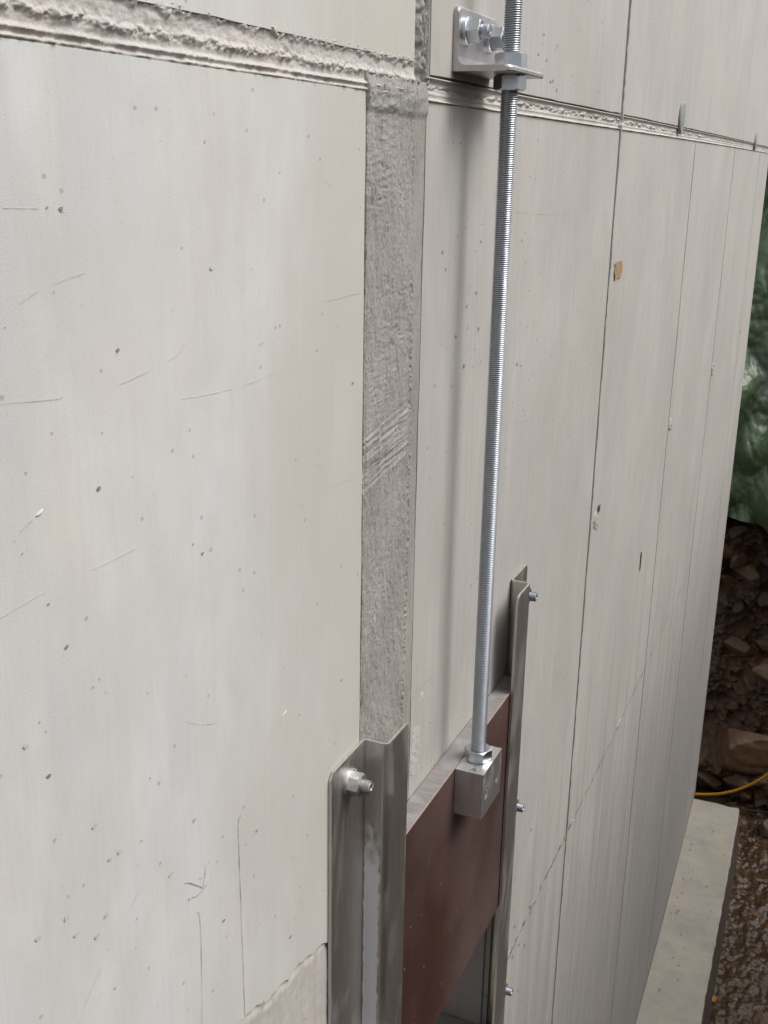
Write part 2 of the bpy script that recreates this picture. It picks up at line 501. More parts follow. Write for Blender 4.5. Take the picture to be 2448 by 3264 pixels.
# unseen trench side facing the wall, its top shaped to shade the wall's foot, and the land on top of both
ss = np.arange(-6, 9.6, .12); tt = np.linspace(0, 1, 26)
S, T = np.meshgrid(ss, tt)
TOPZ = .7
drp = sstep(7.3, 8.2, S)  # top lowered at the far end to let sun reach the footing
Z = WZ - .2 + T * ((TOPZ - 3.9 * drp) - WZ + .2)
O = 2.6 + T * 1.1 + fbm(S * 1.3, T * 5, 71, 4) * .45
V = W(S, Z, O).reshape(-1, 3)
setting(obj('unseen_trench_side', V, grid_faces(*S.shape, flip=True), M_EARTH, smooth=True))
ss = np.arange(-6, 30, .8); oo = np.arange(3.4, 30, .8)
S, O = np.meshgrid(ss, oo)
Z = TOPZ - .15 - 3.9 * sstep(7.3, 8.2, S) + fbm(S * .4, O * .4, 77, 3) * .25
setting(obj('terrain', W(S, Z, O).reshape(-1, 3), grid_faces(*S.shape, flip=True), M_GROUND, smooth=True))

# ------------------------------------------------------------------ the concrete wall
wall = thing('concrete_wall', 'tall pale concrete wall with cast joints and vertical panel seams', 'wall', W(3, WZ, -.15))
END = 7.25
TOP = 1.15
GB = -2.4                                   # foot of the guides
OP0, OP1, OPT, OPB = 1.30, 1.988, -1.09, -1.90   # opening behind the gate


def body():
    p = []
    p.append(wbox(-1.6, OP0, WZ - .2, TOP - .005, -.34, -.012, 24))
    p.append(wbox(OP0, OP1, OPT, TOP - .005, -.34, -.012, 6))
    p.append(wbox(OP0, OP1, WZ - .2, OPB, -.34, -.012, 6))
    p.append(wbox(OP1, END - .004, WZ - .2, TOP - .005, -.34, -.012, 44))
    return merge(p)


v, f, u = body()
obj('wall_body', v, f, M_JOINT, wall, u)


def ax(a, b, d):
    return np.linspace(a, b, max(2, int(round((b - a) / d)) + 1))


def jit(amp, sc, seed):
    return lambda x: fbm(x * sc, x * 0 + seed * 7.3, seed, 4) * amp


def panel(s0, s1, z0, z1, mat, seed, label=None, off=0.0, zb=None, ds=.05, dz=.05, edge=.0022, zt=None):
    ss = ax(s0, s1, ds); zs = ax(0, 1, dz / (z1 - z0))
    ja, jb, jc, jd = (jit(edge, 28, seed + k) for k in range(4))
    fz0 = zb if zb is not None else (lambda s: z0 + jc(s))
    fz1 = zt if zt is not None else (lambda s: z1 + jd(s))
    Sg, Tg = np.meshgrid(ss, zs)
    Zg = fz0(Sg) * (1 - Tg) + fz1(Sg) * Tg
    Zn = z0 * (1 - Tg) + z1 * Tg
    Sg = Sg.copy()
    Sg[:, 0] += ja(Zn[:, 0]); Sg[:, -1] += jb(Zn[:, -1])
    Og = off + fbm(Sg * 1.7, Zg * 1.7, seed + 9, 3) * .0004
    S2 = np.pad(Sg, 1, mode='edge'); Z2 = np.pad(Zg, 1, mode='edge'); O2 = np.pad(Og, 1, constant_values=-.0105)
    return obj('panel', W(S2, Z2, O2).reshape(-1, 3), grid_faces(*S2.shape, flip=False), mat, wall,
               np.stack([S2, Z2], -1).reshape(-1, 2), False, label)


# left panel with its broken lower edge
kx = np.array([-1.7, .55, .70, .755, .785, .805, .83, .90, .951, 1.013, 1.098, 1.187, 1.30])
kz = np.array([-.98, -.975, -.96, -.935, -.925, -.945, -.98, -1.003, -1.013, -1.034, -1.0465, -1.070, -1.075])


def broken(s):
    return np.interp(s, kx, kz) + fbm(s * 45, s * 0, 91, 4) * .007


SA, SB, SD, SE = 2.698, 3.90, 5.11, 6.48
POUR = -1.816
JL, JR = .0792, .0768                       # tops of the lower panels left and right
panel(.50, 1.277, -1.0, JL, M_PANEL, 100, 'large pale panel left of the trowelled strip', zb=broken, ds=.004, dz=.04, zt=lambda q: JL + fbm(q * 9, q * 0, 95, 3) * .0006)
panel(-1.6, .496, -1.0, JL, M_PANEL, 103, zb=broken)
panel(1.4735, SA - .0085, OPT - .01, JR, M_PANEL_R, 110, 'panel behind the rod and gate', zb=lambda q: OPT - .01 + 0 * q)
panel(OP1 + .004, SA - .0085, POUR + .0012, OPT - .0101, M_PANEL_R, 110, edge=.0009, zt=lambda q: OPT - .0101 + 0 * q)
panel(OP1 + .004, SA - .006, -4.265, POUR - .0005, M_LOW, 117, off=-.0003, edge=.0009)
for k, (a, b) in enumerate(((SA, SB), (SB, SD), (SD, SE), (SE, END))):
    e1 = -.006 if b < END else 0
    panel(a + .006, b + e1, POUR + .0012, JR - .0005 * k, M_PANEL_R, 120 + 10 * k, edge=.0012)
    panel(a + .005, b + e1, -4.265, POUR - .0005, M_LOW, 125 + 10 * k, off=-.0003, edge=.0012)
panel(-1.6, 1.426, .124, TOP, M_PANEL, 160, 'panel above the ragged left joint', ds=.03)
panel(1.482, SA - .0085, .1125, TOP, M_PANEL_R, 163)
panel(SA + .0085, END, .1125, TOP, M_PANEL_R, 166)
panel(OP0 - 1.4, OP0 - .002, -4.265, -1.5, M_LOW, 169, off=-.0012)

# rough brown patch below the broken edge
relief('mortar_patch', np.concatenate([ax(-.1, .6, .05), ax(.602, 1.298, .0035)]), ax(-1.5, -.86, .0035),
       lambda s, z: -.0014 + fbm(s * 20, z * 26, 201, 5) * .0012 + fbm(s * 140, z * 140, 205, 3) * .0008 - .005 * sstep(.010, 0, np.abs(broken(s) - .004 - z)) * (fbm(s * 90, z * 90, 207, 3) + .4),
       M_PATCH, wall, label='brown rough patch under the broken panel edge')


# trowelled vertical strip
def strip_o(s, z):
    wa = fbm(s * 14, z * 14, 213, 3) * .10
    vert = fbm((s + wa * .12) * 330, (z + wa * .3) * 75, 211, 4); hor = fbm((s + z * .25) * 60, z * 300, 221, 3)
    a = R(24); sx = s * 400 * .4; dg = fbm((z - s * .12) * 210, s * 14, 231, 4) * 1.5
    mh = sstep(.02, .25, fbm(s * 9, z * 9, 241, 3)) * sstep(-.55, -.15, z)
    md = sstep(.050, .030, np.abs(z + .375 - (s - 1.36) * .14) + fbm(s * 40, z * 40, 235, 3) * .012) * sstep(1.445, 1.42, s)
    tex = vert * (1 - mh) + hor * mh * .55
    tex = tex * (1 - md) + dg * md
    o = -.0016 + tex * .0019 - .0020 * sstep(.30, .62, vert + .35 * fbm(s * 40, z * 40, 217, 3)) * (1 - md) + fbm(s * 620, z * 620, 219, 2) * .0009
    o += fbm(s * 22, z * 9, 251, 3) * .0016 + fbm(s * 70 + z * 9, z * 14 - s * 6, 255, 4) * .0022
    line = 1.443 - .010 * sstep(-.2, .05, z) + .004 * np.sin(z * 9)
    rec = sstep(line - .002, line + .004, s)
    rough = np.exp(-((s - line) / .004) ** 2) * fbm(s * 420, z * 260, 261, 3) * .004 * sstep(-.1, .3, fbm(z * 8, z * 0, 263, 3) + .15)
    o = o * (1 - rec * .65) - rec * .0006 + rough
    o -= .0040 * np.exp(-((s - 1.2865) / .0018) ** 2) * (.6 + fbm(s * 0, z * 60, 275, 3))
    o += .0022 * sstep(1.2845, 1.283, s)                      # groove along the left panel
    top = sstep(.052, .066, z)
    o += top * (.0034 * sstep(.102, .085, z) * (1 + fbm(s * 18 + z * 30, z * 60 - s * 20, 281, 5) * .9))
    return np.maximum(o, -.0105)


relief('trowelled_strip', ax(1.279, 1.4736, .0014), ax(OPT, .1005, .0014), strip_o, M_TROWEL, wall,
       label='rough grey trowelled mortar strip')


# ragged joint on the left
def lj(s, z):
    w = fbm(s * 14, s * 0, 301, 4) * .003
    rag = fbm(s * 170, z * 170, 311, 4) + .5 * fbm(s * 420, z * 420, 315, 2)
    rag2 = fbm(s * 55, z * 80, 321, 4)
    o = -.0034 + fbm(s * 12, z * 60, 345, 4) * .0016
    d1 = np.exp(-((z - .0812 - w * .12) / .0021) ** 2) + np.exp(-((z - .0878 - w * .2) / .0022) ** 2)
    o += d1 * (.0038 + rag2 * .0016 + rag * .0012)
    mid = np.exp(-((z - .1018 - w) / .0042) ** 2)
    o += mid * (.0026 + rag * .0048)
    edge = .1195 + fbm(s * 60, s * 0, 331, 4) * .006
    lip = sstep(edge - .003, edge + .004, z)
    o += lip * (.0028 + rag * .0028)
    o += rag * .0010 + rag2 * .0010
    o = o * sstep(.0768, .0795, z) + (-.0022) * (1 - sstep(.0768, .0795, z))
    return np.clip(o, -.0115, .009)


relief('joint_band', np.concatenate([ax(-1.6, .5, .06), ax(.503, 1.436, .0018)]), ax(.0755, .1275, .0009), lj, M_JOINT, wall,
       label='ragged horizontal joint left of the strip')


# thinner joint on the right
def rj(s, z):
    rag = fbm(s * 60, z * 230, 341, 4); rag2 = fbm(s * 20, z * 90, 351, 3)
    o = -.0048 + 0 * s + rag2 * .0015
    o += np.exp(-((z - .0785 - rag2 * .0006) / .0017) ** 2) * .0085
    o += np.exp(-((z - .0875) / .002) ** 2) * .0015
    o += np.exp(-((z - .0955 - rag2 * .002) / .0032) ** 2) * (.001 + rag * .010)
    o += np.exp(-((z - .1075) / .002) ** 2) * .0060
    o -= np.exp(-((z - .1108) / .0012) ** 2) * .005
    return np.clip(o, -.0115, .006)


relief('joint_band', np.concatenate([ax(1.474, 3.2, .003), ax(3.21, END - .002, .011)]), ax(.0745, .1145, .0009), rj, M_JOINT, wall,
       label='thin horizontal joint right of the strip')


# rough vertical seam above the strip
def vj(s, z):
    rag = fbm(s * 230, z * 120, 361, 4); e = fbm(z * 40, z * 0, 371, 4) * .006
    o = -.007 + rag * .006 + np.exp(-((s - 1.447 - e) / .006) ** 2) * .008 + np.exp(-((s - 1.468 - e * .5) / .003) ** 2) * .006
    o = o * (1 - sstep(1.474, 1.479, s)) - .0012 * sstep(1.474, 1.479, s)
    return np.clip(o, -.0115, .005)


relief('seam', ax(1.424, 1.4845, .0016), np.concatenate([ax(.0985, .33, .0018), ax(.335, TOP, .02)]), vj, M_TROWEL, wall,
       label='rough mortar seam above the strip')


# thin mortar fins in the vertical seams on the right
def fin(s0, z0, z1, w, h, seed, lean=0.0):
    zs = ax(z0, z1, .006); V = []; F = []; UV = []
    for i, z in enumerate(zs):
        j = float(fbm(np.array(z * 60), np.array(seed * 3.1), seed, 4)); j2 = float(fbm(np.array(z * 14), np.array(1.0), seed + 3, 3))
        hh = h * (.9 + .5 * j + .4 * j2); hh = max(-.001, hh); ww = w * (1 + .4 * j2)
        sc = s0 + lean * (z - z0) + j2 * .002
        for so, o in ((-ww, -.011), (-ww * .45, hh * .9), (ww * .35, hh), (ww, -.011)):
            V.append(W(sc + so, z, o)); UV.append((sc + so, z))
    n = len(zs)
    for i in range(n - 1):
        for k in range(3):
            F.append((4 * i + k, 4 * i + k + 1, 4 * i + k + 5, 4 * i + k + 4))
    return obj('seam_fin', V, F, M_FIN, wall, UV)


fin(SA, .1, TOP, .0078, .0042, 401); fin(SA, -4.26, .088, .0076, .0034, 404)
fin(SB, -4.26, .078, .0055, .0012, 407); fin(SD, -4.26, .077, .0052, .001, 410); fin(SE, -4.26, .077, .005, .0005, 413)


# pour line: a ragged crumbly thread of mortar at one height
def pl(s, z):
    return np.clip(-.0036 + fbm(s * 45, z * 200, 421, 4) * .008 + fbm(s * 4, z * 0, 425, 2) * .004, -.011, .0028)


relief('pour_line', np.concatenate([ax(OP1 + .006, 4.2, .006), ax(4.21, END, .02)]), POUR + ax(-.0055, .0065, .0015), pl, M_FIN, wall,
       label='crumbly dark pour line low on the wall')


# broken-out tie holes on the seams
def tie(s0, z0, w, h, seed):
    ss = s0 + ax(-w, w, .004); zs = z0 + ax(-h, h, .003)

    def o(s, z):
        x = (s - s0) / w; y = (z - z0) / h
        r = np.hypot(x, y) + fbm(s * 26, z * 26, seed, 4) * .55
        body = sstep(.95, .6, r)
        pitv = sstep(.38, .12, np.hypot(x * 1.3 - .15, y - .35) + fbm(s * 60, z * 60, seed + 4, 3) * .3)
        return -.0105 + body * (.0128 + fbm(s * 80, z * 110, seed + 8, 4) * .006) - pitv * .010
    return relief('tie_hole', ss, zs, o, M_FIN, wall)


for q in ((2.775, -.896, .05, .05, 431), (3.94, -.875, .05, .04, 441), (5.16, -.881, .06, .035, 451), (6.52, -.877, .07, .035, 461)):
    tie(*q)


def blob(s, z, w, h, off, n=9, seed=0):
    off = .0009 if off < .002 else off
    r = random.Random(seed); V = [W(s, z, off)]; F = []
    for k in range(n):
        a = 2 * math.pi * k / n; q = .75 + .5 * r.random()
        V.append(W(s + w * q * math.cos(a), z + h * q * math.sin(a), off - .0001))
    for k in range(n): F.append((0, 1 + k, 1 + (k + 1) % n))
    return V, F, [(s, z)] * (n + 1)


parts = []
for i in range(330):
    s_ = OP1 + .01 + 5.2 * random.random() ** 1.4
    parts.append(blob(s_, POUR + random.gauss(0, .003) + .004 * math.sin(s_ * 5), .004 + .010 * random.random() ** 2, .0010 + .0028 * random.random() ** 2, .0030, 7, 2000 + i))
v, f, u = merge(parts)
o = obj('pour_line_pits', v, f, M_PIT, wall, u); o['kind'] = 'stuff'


b = blob(2.785, -.869, .012, .011, .0036, 10, 3)
obj('rust_spot', *b[:2], M_RUST, wall, b[2], label='rusty hole in the nearest broken tie hole')
V = [W(s, z, o) for s, z, o in ((3.545, -1.236, .0015), (3.561, -1.246, .002), (3.563, -1.300, .002), (3.552, -1.312, .0015), (3.546, -1.30, .0015), (3.542, -1.25, .0015))]
obj('rust_slit', V, [(0, 5, 4, 3, 2, 1)], M_RUST, wall, [(0, 0)] * 6, label='short rusty slit')

# repaired spot beside the strip and small mortar splashes
for (s, z, w, h, sd) in ((1.497, -.925, .024, .055, 471), (1.522, -.845, .012, .016, 475)):
    relief('mortar_splash', s + ax(-w, w, .0018), z + ax(-h, h, .0018),
           lambda S, Z, s=s, z=z, w=w, h=h, sd=sd: -.0008 + (.0012 + fbm(S * 260, Z * 320, sd, 4) * .0022) * sstep(.95, .7, np.hypot((S - s) / w, (Z - z) / h) + fbm(S * 40, Z * 40, sd + 5, 3) * .5) - .004 * sstep(.9, 1.0, np.hypot((S - s) / w, (Z - z) / h)),
           M_JOINT, wall)
for (s, z, w, h, sd) in ((.661, -.276, .005, .0016, 1), (1.059, -.647, .006, .0010, 2)):
    V = []; F = []
    for i in range(5):
        for k in range(8):
            a = 2 * math.pi * k / 8; q = math.cos(i / 4 * math.pi / 2)
            V.append(W(s + w * q * math.cos(a), z + h * q * math.sin(a) + .35 * w * q * math.cos(a), -.0002 + .0016 * math.sin(i / 4 * math.pi / 2)))
    for i in range(4):
        for k in range(8): F.append((8 * i + k, 8 * i + (k + 1) % 8, 8 * i + 8 + (k + 1) % 8, 8 * i + 8 + k))
    obj('mortar_drip', V, F, M_PANEL, wall, [(s, z)] * len(V), smooth=True)

# air holes of the cast face, their shade painted as flat dark blobs (measured ones first, then the fine scatter further right)
PITS = [(0.881, 0.038), (0.921, 0.015), (0.884, 0.003), (0.927, -0.023), (0.966, -0.034), (0.905, -0.063), (0.948, -0.082), (0.926, -0.102), (0.712, -0.04), (0.697, -0.103), (0.729, -0.116), (0.857, -0.135), (0.773, -0.16), (0.985, -0.173), (1.04, -0.197), (1.135, -0.236), (1.092, -0.234), (0.736, -0.275), (0.68, -0.402), (0.622, -0.468), (0.645, -0.509), (0.876, -0.37), (0.953, -0.108), (0.979, -0.128), (1.0, -0.109), (0.964, -0.319), (1.022, -0.334), (1.002, -0.311), (1.149, -0.355), (1.11, -0.394), (1.2, -0.429), (0.72, -0.45), (1.118, -0.611), (1.227, -0.642), (0.921, -0.618), (0.879, -0.612), (0.64, -0.124), (0.963, -0.309), (0.815, -0.301), (0.637, -0.303), (0.727, -0.467), (1.003, -0.677), (1.201, -0.463), (0.903, -0.629), (1.14, -0.305), (1.093, -0.274), (0.653, -0.594), (0.987, -0.77), (0.758, -0.671), (0.899, -0.757), (0.884, -0.789), (0.929, -0.827), (0.909, -0.843), (0.747, -0.762), (0.729, -0.795), (0.724, -0.786), (1.067, -0.98), (1.075, -0.863), (1.059, -0.865), (0.65, -0.624), (0.691, -0.724), (0.777, -0.858), (0.711, -0.783), (1.107, -0.912), (1.105, -0.856), (1.13, -0.88), (0.992, -0.869), (1.008, -0.854)]
BIG = {(0.736, -0.275), (0.68, -0.402), (0.773, -0.16), (0.909, -0.843), (0.987, -0.77), (1.067, -0.98), (0.645, -0.509), (0.712, -0.04)}
GREY = [(0.706, -0.694), (0.652, -0.659), (0.615, -0.654), (0.691, -0.707), (0.663, -0.685), (0.718, -0.638), (0.812, -0.717), (0.622, -0.468), (0.859, -0.679), (0.699, -0.591), (0.732, -0.639), (.926, -.102)]
PITS_R = [(2.016, 0.039), (2.12, 0.13), (2.075, 0.141), (1.722, -0.121), (1.665, -0.218), (1.663, -0.313), (1.608, -0.337), (1.55, -0.127), (1.565, -0.153), (1.621, -0.26), (1.537, -0.323), (1.958, -0.356), (1.985, -0.363), (2.42, -0.322), (2.016, -0.455), (2.08, -0.329), (2.107, -0.46), (1.989, 0.18), (2.041, 0.175), (2.093, 0.144), (2.418, -0.073), (2.017, 0.215), (2.11, 0.205), (1.709, -0.201), (1.728, -0.262), (1.946, -0.132), (2.243, -1.858), (2.3, -1.903), (2.189, -1.854), (2.313, -2.086), (2.264, -2.014), (2.193, -1.768), (2.288, -1.555), (2.428, -1.809), (2.323, -1.803)]
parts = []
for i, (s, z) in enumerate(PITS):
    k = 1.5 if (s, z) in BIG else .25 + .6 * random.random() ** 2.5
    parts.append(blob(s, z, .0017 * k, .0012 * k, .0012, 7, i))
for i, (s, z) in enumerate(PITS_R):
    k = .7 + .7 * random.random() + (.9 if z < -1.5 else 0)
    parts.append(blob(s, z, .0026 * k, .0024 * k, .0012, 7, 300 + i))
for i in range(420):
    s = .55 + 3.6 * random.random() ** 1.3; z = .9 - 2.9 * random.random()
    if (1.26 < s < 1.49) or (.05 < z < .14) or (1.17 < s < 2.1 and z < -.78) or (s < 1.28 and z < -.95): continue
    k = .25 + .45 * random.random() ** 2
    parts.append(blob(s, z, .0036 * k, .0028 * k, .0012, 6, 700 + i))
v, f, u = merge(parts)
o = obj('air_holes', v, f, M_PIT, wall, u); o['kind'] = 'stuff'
v, f, u = merge([blob(s, z, .0034, .0022, .0011, 9, 50 + i) for i, (s, z) in enumerate(GREY)])
o = obj('filled_holes', v, f, M_PIT2, wall, u); o['kind'] = 'stuff'


def stroke(pts, w, off=.0013, seed=0, gaps=False):
    """a drawn or scratched line on the wall, following its points smoothly"""
    off = min(off, .0007)
    P = np.array(pts, float); n = 8; Q = []
    for i in range(len(P) - 1):
        p0 = P[max(i - 1, 0)]; p1 = P[i]; p2 = P[i + 1]; p3 = P[min(i + 2, len(P) - 1)]
        for t in np.linspace(0, 1, n, endpoint=False):
            Q.append(.5 * ((2 * p1) + (p2 - p0) * t + (2 * p0 - 5 * p1 + 4 * p2 - p3) * t * t + (3 * p1 - p0 - 3 * p2 + p3) * t ** 3))
    Q.append(P[-1]); Q = np.array(Q); r = random.Random(seed)
    T = np.gradient(Q, axis=0); T /= np.linalg.norm(T, axis=1)[:, None] + 1e-12; N = np.stack([-T[:, 1], T[:, 0]], 1)
    V = []; UV = []; F = []
    for i, q in enumerate(Q):
        ww = w * (.12 + .42 * r.random())
        for sg in (-1, 1):
            p = q + N[i] * ww * sg; V.append(W(p[0], p[1], off)); UV.append(p)
    for i in range(len(Q) - 1):
        if gaps and noise2(np.array(i * .37), np.array(seed * 1.7), 5) < -.08: continue
        F.append((2 * i, 2 * i + 1, 2 * i + 3, 2 * i + 2))
    return V, F, UV


obj('pencil_line', *stroke([(.952, -.728), (.946, -.736), (.946, -.776), (.947, -.852), (.948, -.93), (.949, -1.011)], .0011, seed=1)[:2], M_PENCIL, wall)
obj('pencil_line', *stroke([(.856, -.795), (.861, -.807), (.861, -.864), (.857, -.948)], .0008, seed=2)[:2], M_PENCIL, wall)
v, f, u = merge([stroke([(.835, -.744), (.843, -.748), (.852, -.756), (.862, -.765), (.868, -.771)], .0012, seed=3),
                 stroke([(.876, -.747), (.874, -.759), (.87, -.769), (.869, -.772)], .0010, seed=4),
                 stroke([(.877, -.773), (.87, -.774), (.863, -.775), (.855, -.774), (.848, -.77)], .0012, seed=5),
                 stroke([(.862, -.755), (.868, -.758)], .0010, seed=6)])
obj('pencil_mark', v, f, M_PENCIL, wall, u, label='faint pencil squiggle near the left guide')
v, f, u = merge([stroke(p, w, .0012, i + 20, True) for i, (p, w) in enumerate((
    ([(.951, -.892), (.901, -.877), (.834, -.855)], .0005), ([(.819, -.772), (.742, -.772), (.683, -.776), (.652, -.778)], .0007),
    ([(.905, -.724), (.875, -.72), (.847, -.717)], .0006), ([(.607, -.347), (.66, -.344), (.728, -.345), (.785, -.345)], .0007),
    ([(.847, -.218), (.914, -.224), (.963, -.226), (1.003, -.226), (1.106, -.219)], .0006), ([(.646, -.037), (.688, -.039), (.721, -.043)], .0006),
    ([(.848, -.555), (.869, -.568), (.9, -.583), (.926, -.588)], .0006)))])
obj('scratches', v, f, M_SCRATCH, wall, u)
v, f, u = merge([stroke(p, w, .0012, i + 40, True) for i, (p, w) in enumerate((
    ([(.625, -.294), (.64, -.284), (.652, -.279)], .0011), ([(.628, -.18), (.744, -.191), (.855, -.179), (.9, -.162), (1.091, -.16), (1.262, -.158)], .0006),
    ([(.658, -.108), (.685, -.099), (.737, -.091)], .0006), ([(1.971, -.469), (2.055, -.479), (2.152, -.494), (2.136, -.522)], .0009),
    ([(1.896, -.081), (2.023, -.088), (2.149, -.094), (2.251, -.091), (2.287, -.088)], .0008), ([(1.929, .171), (2.0, .162), (2.03, .157)], .001),
    ([(.66, -.775), (.70, -.74), (.76, -.70)], .0005), ([(1.17, -.39), (1.215, -.392), (1.255, -.397)], .0008)))])
obj('scratches', v, f, M_SCRATCH_D, wall, u)
v, f, u = merge([stroke(p, w, .0012, i + 60, True) for i, (p, w) in enumerate((
    ([(1.004, -.193), (1.018, -.188), (1.031, -.186)], .0009), ([(1.163, -.023), (1.176, -.026), (1.188, -.032)], .0007),
    ([(1.485, -.813), (1.54, -.818), (1.644, -.828)], .0011)))])
obj('chalk_mark', v, f, M_RED, wall, u, label='faint red chalk marks')

# jamb lining of the opening with a small step, and the sill in it
v, f, u = wbox(OP1 - .004, OP1 + .003, OPB, OPT, -.068, -.0125, 1)
obj('jamb', v, f, M_PANEL_R, wall, u)
v, f, u = wbox(OP0 + .002, OP1 - .006, OPB - .06, OPB + .006, -.33, .034, 2)
obj('sill', v, f, M_FOOT, wall, u, label='pale sill under the gate')
v, f, u = wbox(OP0 - .02, OP1 + .02, WZ - .1, TOP - .02, -.5, -.345, 4)
obj('wall_back', v, f, M_JOINT, wall, u)

# damp and contact shade at the wall foot, painted as one dark strip
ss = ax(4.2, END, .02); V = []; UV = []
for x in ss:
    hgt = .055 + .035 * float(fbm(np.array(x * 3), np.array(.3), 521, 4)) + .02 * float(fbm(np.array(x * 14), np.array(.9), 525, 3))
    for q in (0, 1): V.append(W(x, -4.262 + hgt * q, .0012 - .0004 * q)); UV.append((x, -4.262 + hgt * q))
obj('damp_shade_strip', V, [(2 * i, 2 * i + 2, 2 * i + 3, 2 * i + 1) for i in range(len(ss) - 1)], M_DAMP_SHADE, wall, UV, label='dark strip of damp and painted contact shade at the foot of the wall')

# footing along the foot of the wall
FT = -4.263
foot = thing('concrete_footing', 'pale concrete footing ledge running along the foot of the wall', 'footing', W(5, WZ, .15))
ss = ax(-1.6, 7.145, .02); V = []; UV = []; F = []
prof = [(-.012, WZ - .2), (-.012, FT), (.0, FT), (.08, FT), (.16, FT), (.24, FT), (.302, FT), (.312, FT - .010), (.322, FT - .12), (.352, WZ - .2)]
np_ = len(prof)
for i, s in enumerate(ss):
    for k, (o, z) in enumerate(prof):
        j = float(fbm(np.array(s * 6 + k), np.array(k * 3.3), 501, 3)); j2 = float(fbm(np.array(s * 40.0), np.array(k * 1.3), 505, 3))
        ofs = (float(fbm(np.array(s * 1.5), np.array(.7), 513, 3)) * .010 + j2 * .004) if k >= 6 else 0
        e = s
        if i == len(ss) - 1: e = s + float(fbm(np.array(o * 30), np.array(.5), 509, 3)) * .012
        V.append(W(e, z + (j * .004 if 1 < k < 7 else 0), o + ofs)); UV.append((s, z + o))
for i in range(len(ss) - 1):
    for k in range(np_ - 3):
        F.append((np_ * i + k, np_ * i + k + 1, np_ * (i + 1) + k + 1, np_ * (i + 1) + k))
obj('ledge', V, F, M_FOOT, foot, UV)
F = [(np_ * i + k, np_ * i + k + 1, np_ * (i + 1) + k + 1, np_ * (i + 1) + k) for i in range(len(ss) - 1) for k in (np_ - 3, np_ - 2)]
F.append(tuple(np_ * (len(ss) - 1) + k for k in range(np_)))
obj('footing_side', V, F, M_FOOT_SIDE, foot, UV, label='dark side of the footing')
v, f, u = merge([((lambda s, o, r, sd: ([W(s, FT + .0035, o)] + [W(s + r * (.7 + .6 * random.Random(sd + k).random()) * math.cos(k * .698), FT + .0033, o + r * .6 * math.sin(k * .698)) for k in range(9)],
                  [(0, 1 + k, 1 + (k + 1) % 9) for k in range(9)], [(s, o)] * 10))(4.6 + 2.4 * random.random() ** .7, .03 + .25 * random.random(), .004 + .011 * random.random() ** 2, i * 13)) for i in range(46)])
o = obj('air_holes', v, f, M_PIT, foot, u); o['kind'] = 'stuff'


# ------------------------------------------------------------------ hardware
def lf(s, z, o, axis='n'):
    """local frame at a wall point: matrix with local z along the wall normal ('n') or up ('z')"""
    u, n = frame(s); p = Vector(W(s, z, o)); k = Vector((0, 0, 1))
    X, Y, Zv = (u, k, n) if axis == 'n' else (u, -n, k)
    if X.cross(Y).dot(Zv) < 0: Y = -Y
    return Matrix(((X.x, Y.x, Zv.x, p.x), (X.y, Y.y, Zv.y, p.y), (X.z, Y.z, Zv.z, p.z), (0, 0, 0, 1)))


def xf(M, V): return [tuple(M @ Vector(v)) for v in V]


def ring_surface(rings, close_top=True, close_bot=True):
    n = len(rings[0]); V = [p for r in rings for p in r]; F = []
    for i in range(len(rings) - 1):
        for k in range(n):
            a = i * n + k; b = i * n + (k + 1) % n
            F.append((a, b, b + n, a + n))
    if close_bot: F.append(tuple(range(n - 1, -1, -1)))
    if close_top: F.append(tuple((len(rings) - 1) * n + k for k in range(n)))
    return V, F


def hexnut(af, h, bore, rot=0.0, both=True):
    n = 72; R0 = af / 2; rc = R0 * .97; rings = []
    def rad(a):
        q = (a - rot) % (math.pi / 3) - math.pi / 6
        return R0 / math.cos(q)
    A = [2 * math.pi * k / n for k in range(n)]
    def chz(a): return max(0.0, rad(a) - rc) * .62
    rings.append([(bore * math.cos(a), bore * math.sin(a), 0) for a in A])
    if both: rings.append([(rc * .98 * math.cos(a), rc * .98 * math.sin(a), 0) for a in A])
    rings.append([(rad(a) * math.cos(a), rad(a) * math.sin(a), chz(a) if both else 0) for a in A])
    rings.append([(rad(a) * math.cos(a), rad(a) * math.sin(a), h - chz(a)) for a in A])
    rings.append([(rc * .98 * math.cos(a), rc * .98 * math.sin(a), h) for a in A])
    rings.append([(bore * 1.12 * math.cos(a), bore * 1.12 * math.sin(a), h) for a in A])
    rings.append([(bore * .98 * math.cos(a), bore * .98 * math.sin(a), h - .002) for a in A])
    V, F = ring_surface(rings, False, False)
    return V, F


def disc_ring(r0, r1, h, n=40, bev=.0006):
    A = [2 * math.pi * k / n for k in range(n)]
    C = lambda r, z: [(r * math.cos(a), r * math.sin(a), z) for a in A]
    return ring_surface([C(r0, 0), C(r1, 0), C(r1, h - bev), C(r1 - bev, h), C(r0, h)], False, False)


def thread(r, pitch, z0, z1, seg=32, depth=.62):
    turns = int((z1 - z0) / pitch); rr_ = r - depth * pitch
    N = turns * seg; V = np.empty(((N + 1), 4, 3))
    a = np.arange(N + 1) * 2 * math.pi / seg; zb = z0 + np.arange(N + 1) * pitch / seg
    for k, (ra, dz) in enumerate(((rr_, 0), (r, .32), (r, .46), (rr_, .78))):
        V[:, k, 0] = ra * np.cos(a); V[:, k, 1] = ra * np.sin(a); V[:, k, 2] = zb + dz * pitch
    F = []
    i = np.arange(N)
    for k in range(3):
        F.append(np.stack([i * 4 + k, (i + 1) * 4 + k, (i + 1) * 4 + k + 1, i * 4 + k + 1], -1))
    j = np.arange(N - seg)
    F.append(np.stack([j * 4 + 3, (j + 1) * 4 + 3, (j + 1 + seg) * 4, (j + seg) * 4], -1))
    F = np.concatenate(F)
    return V.reshape(-1, 3), F


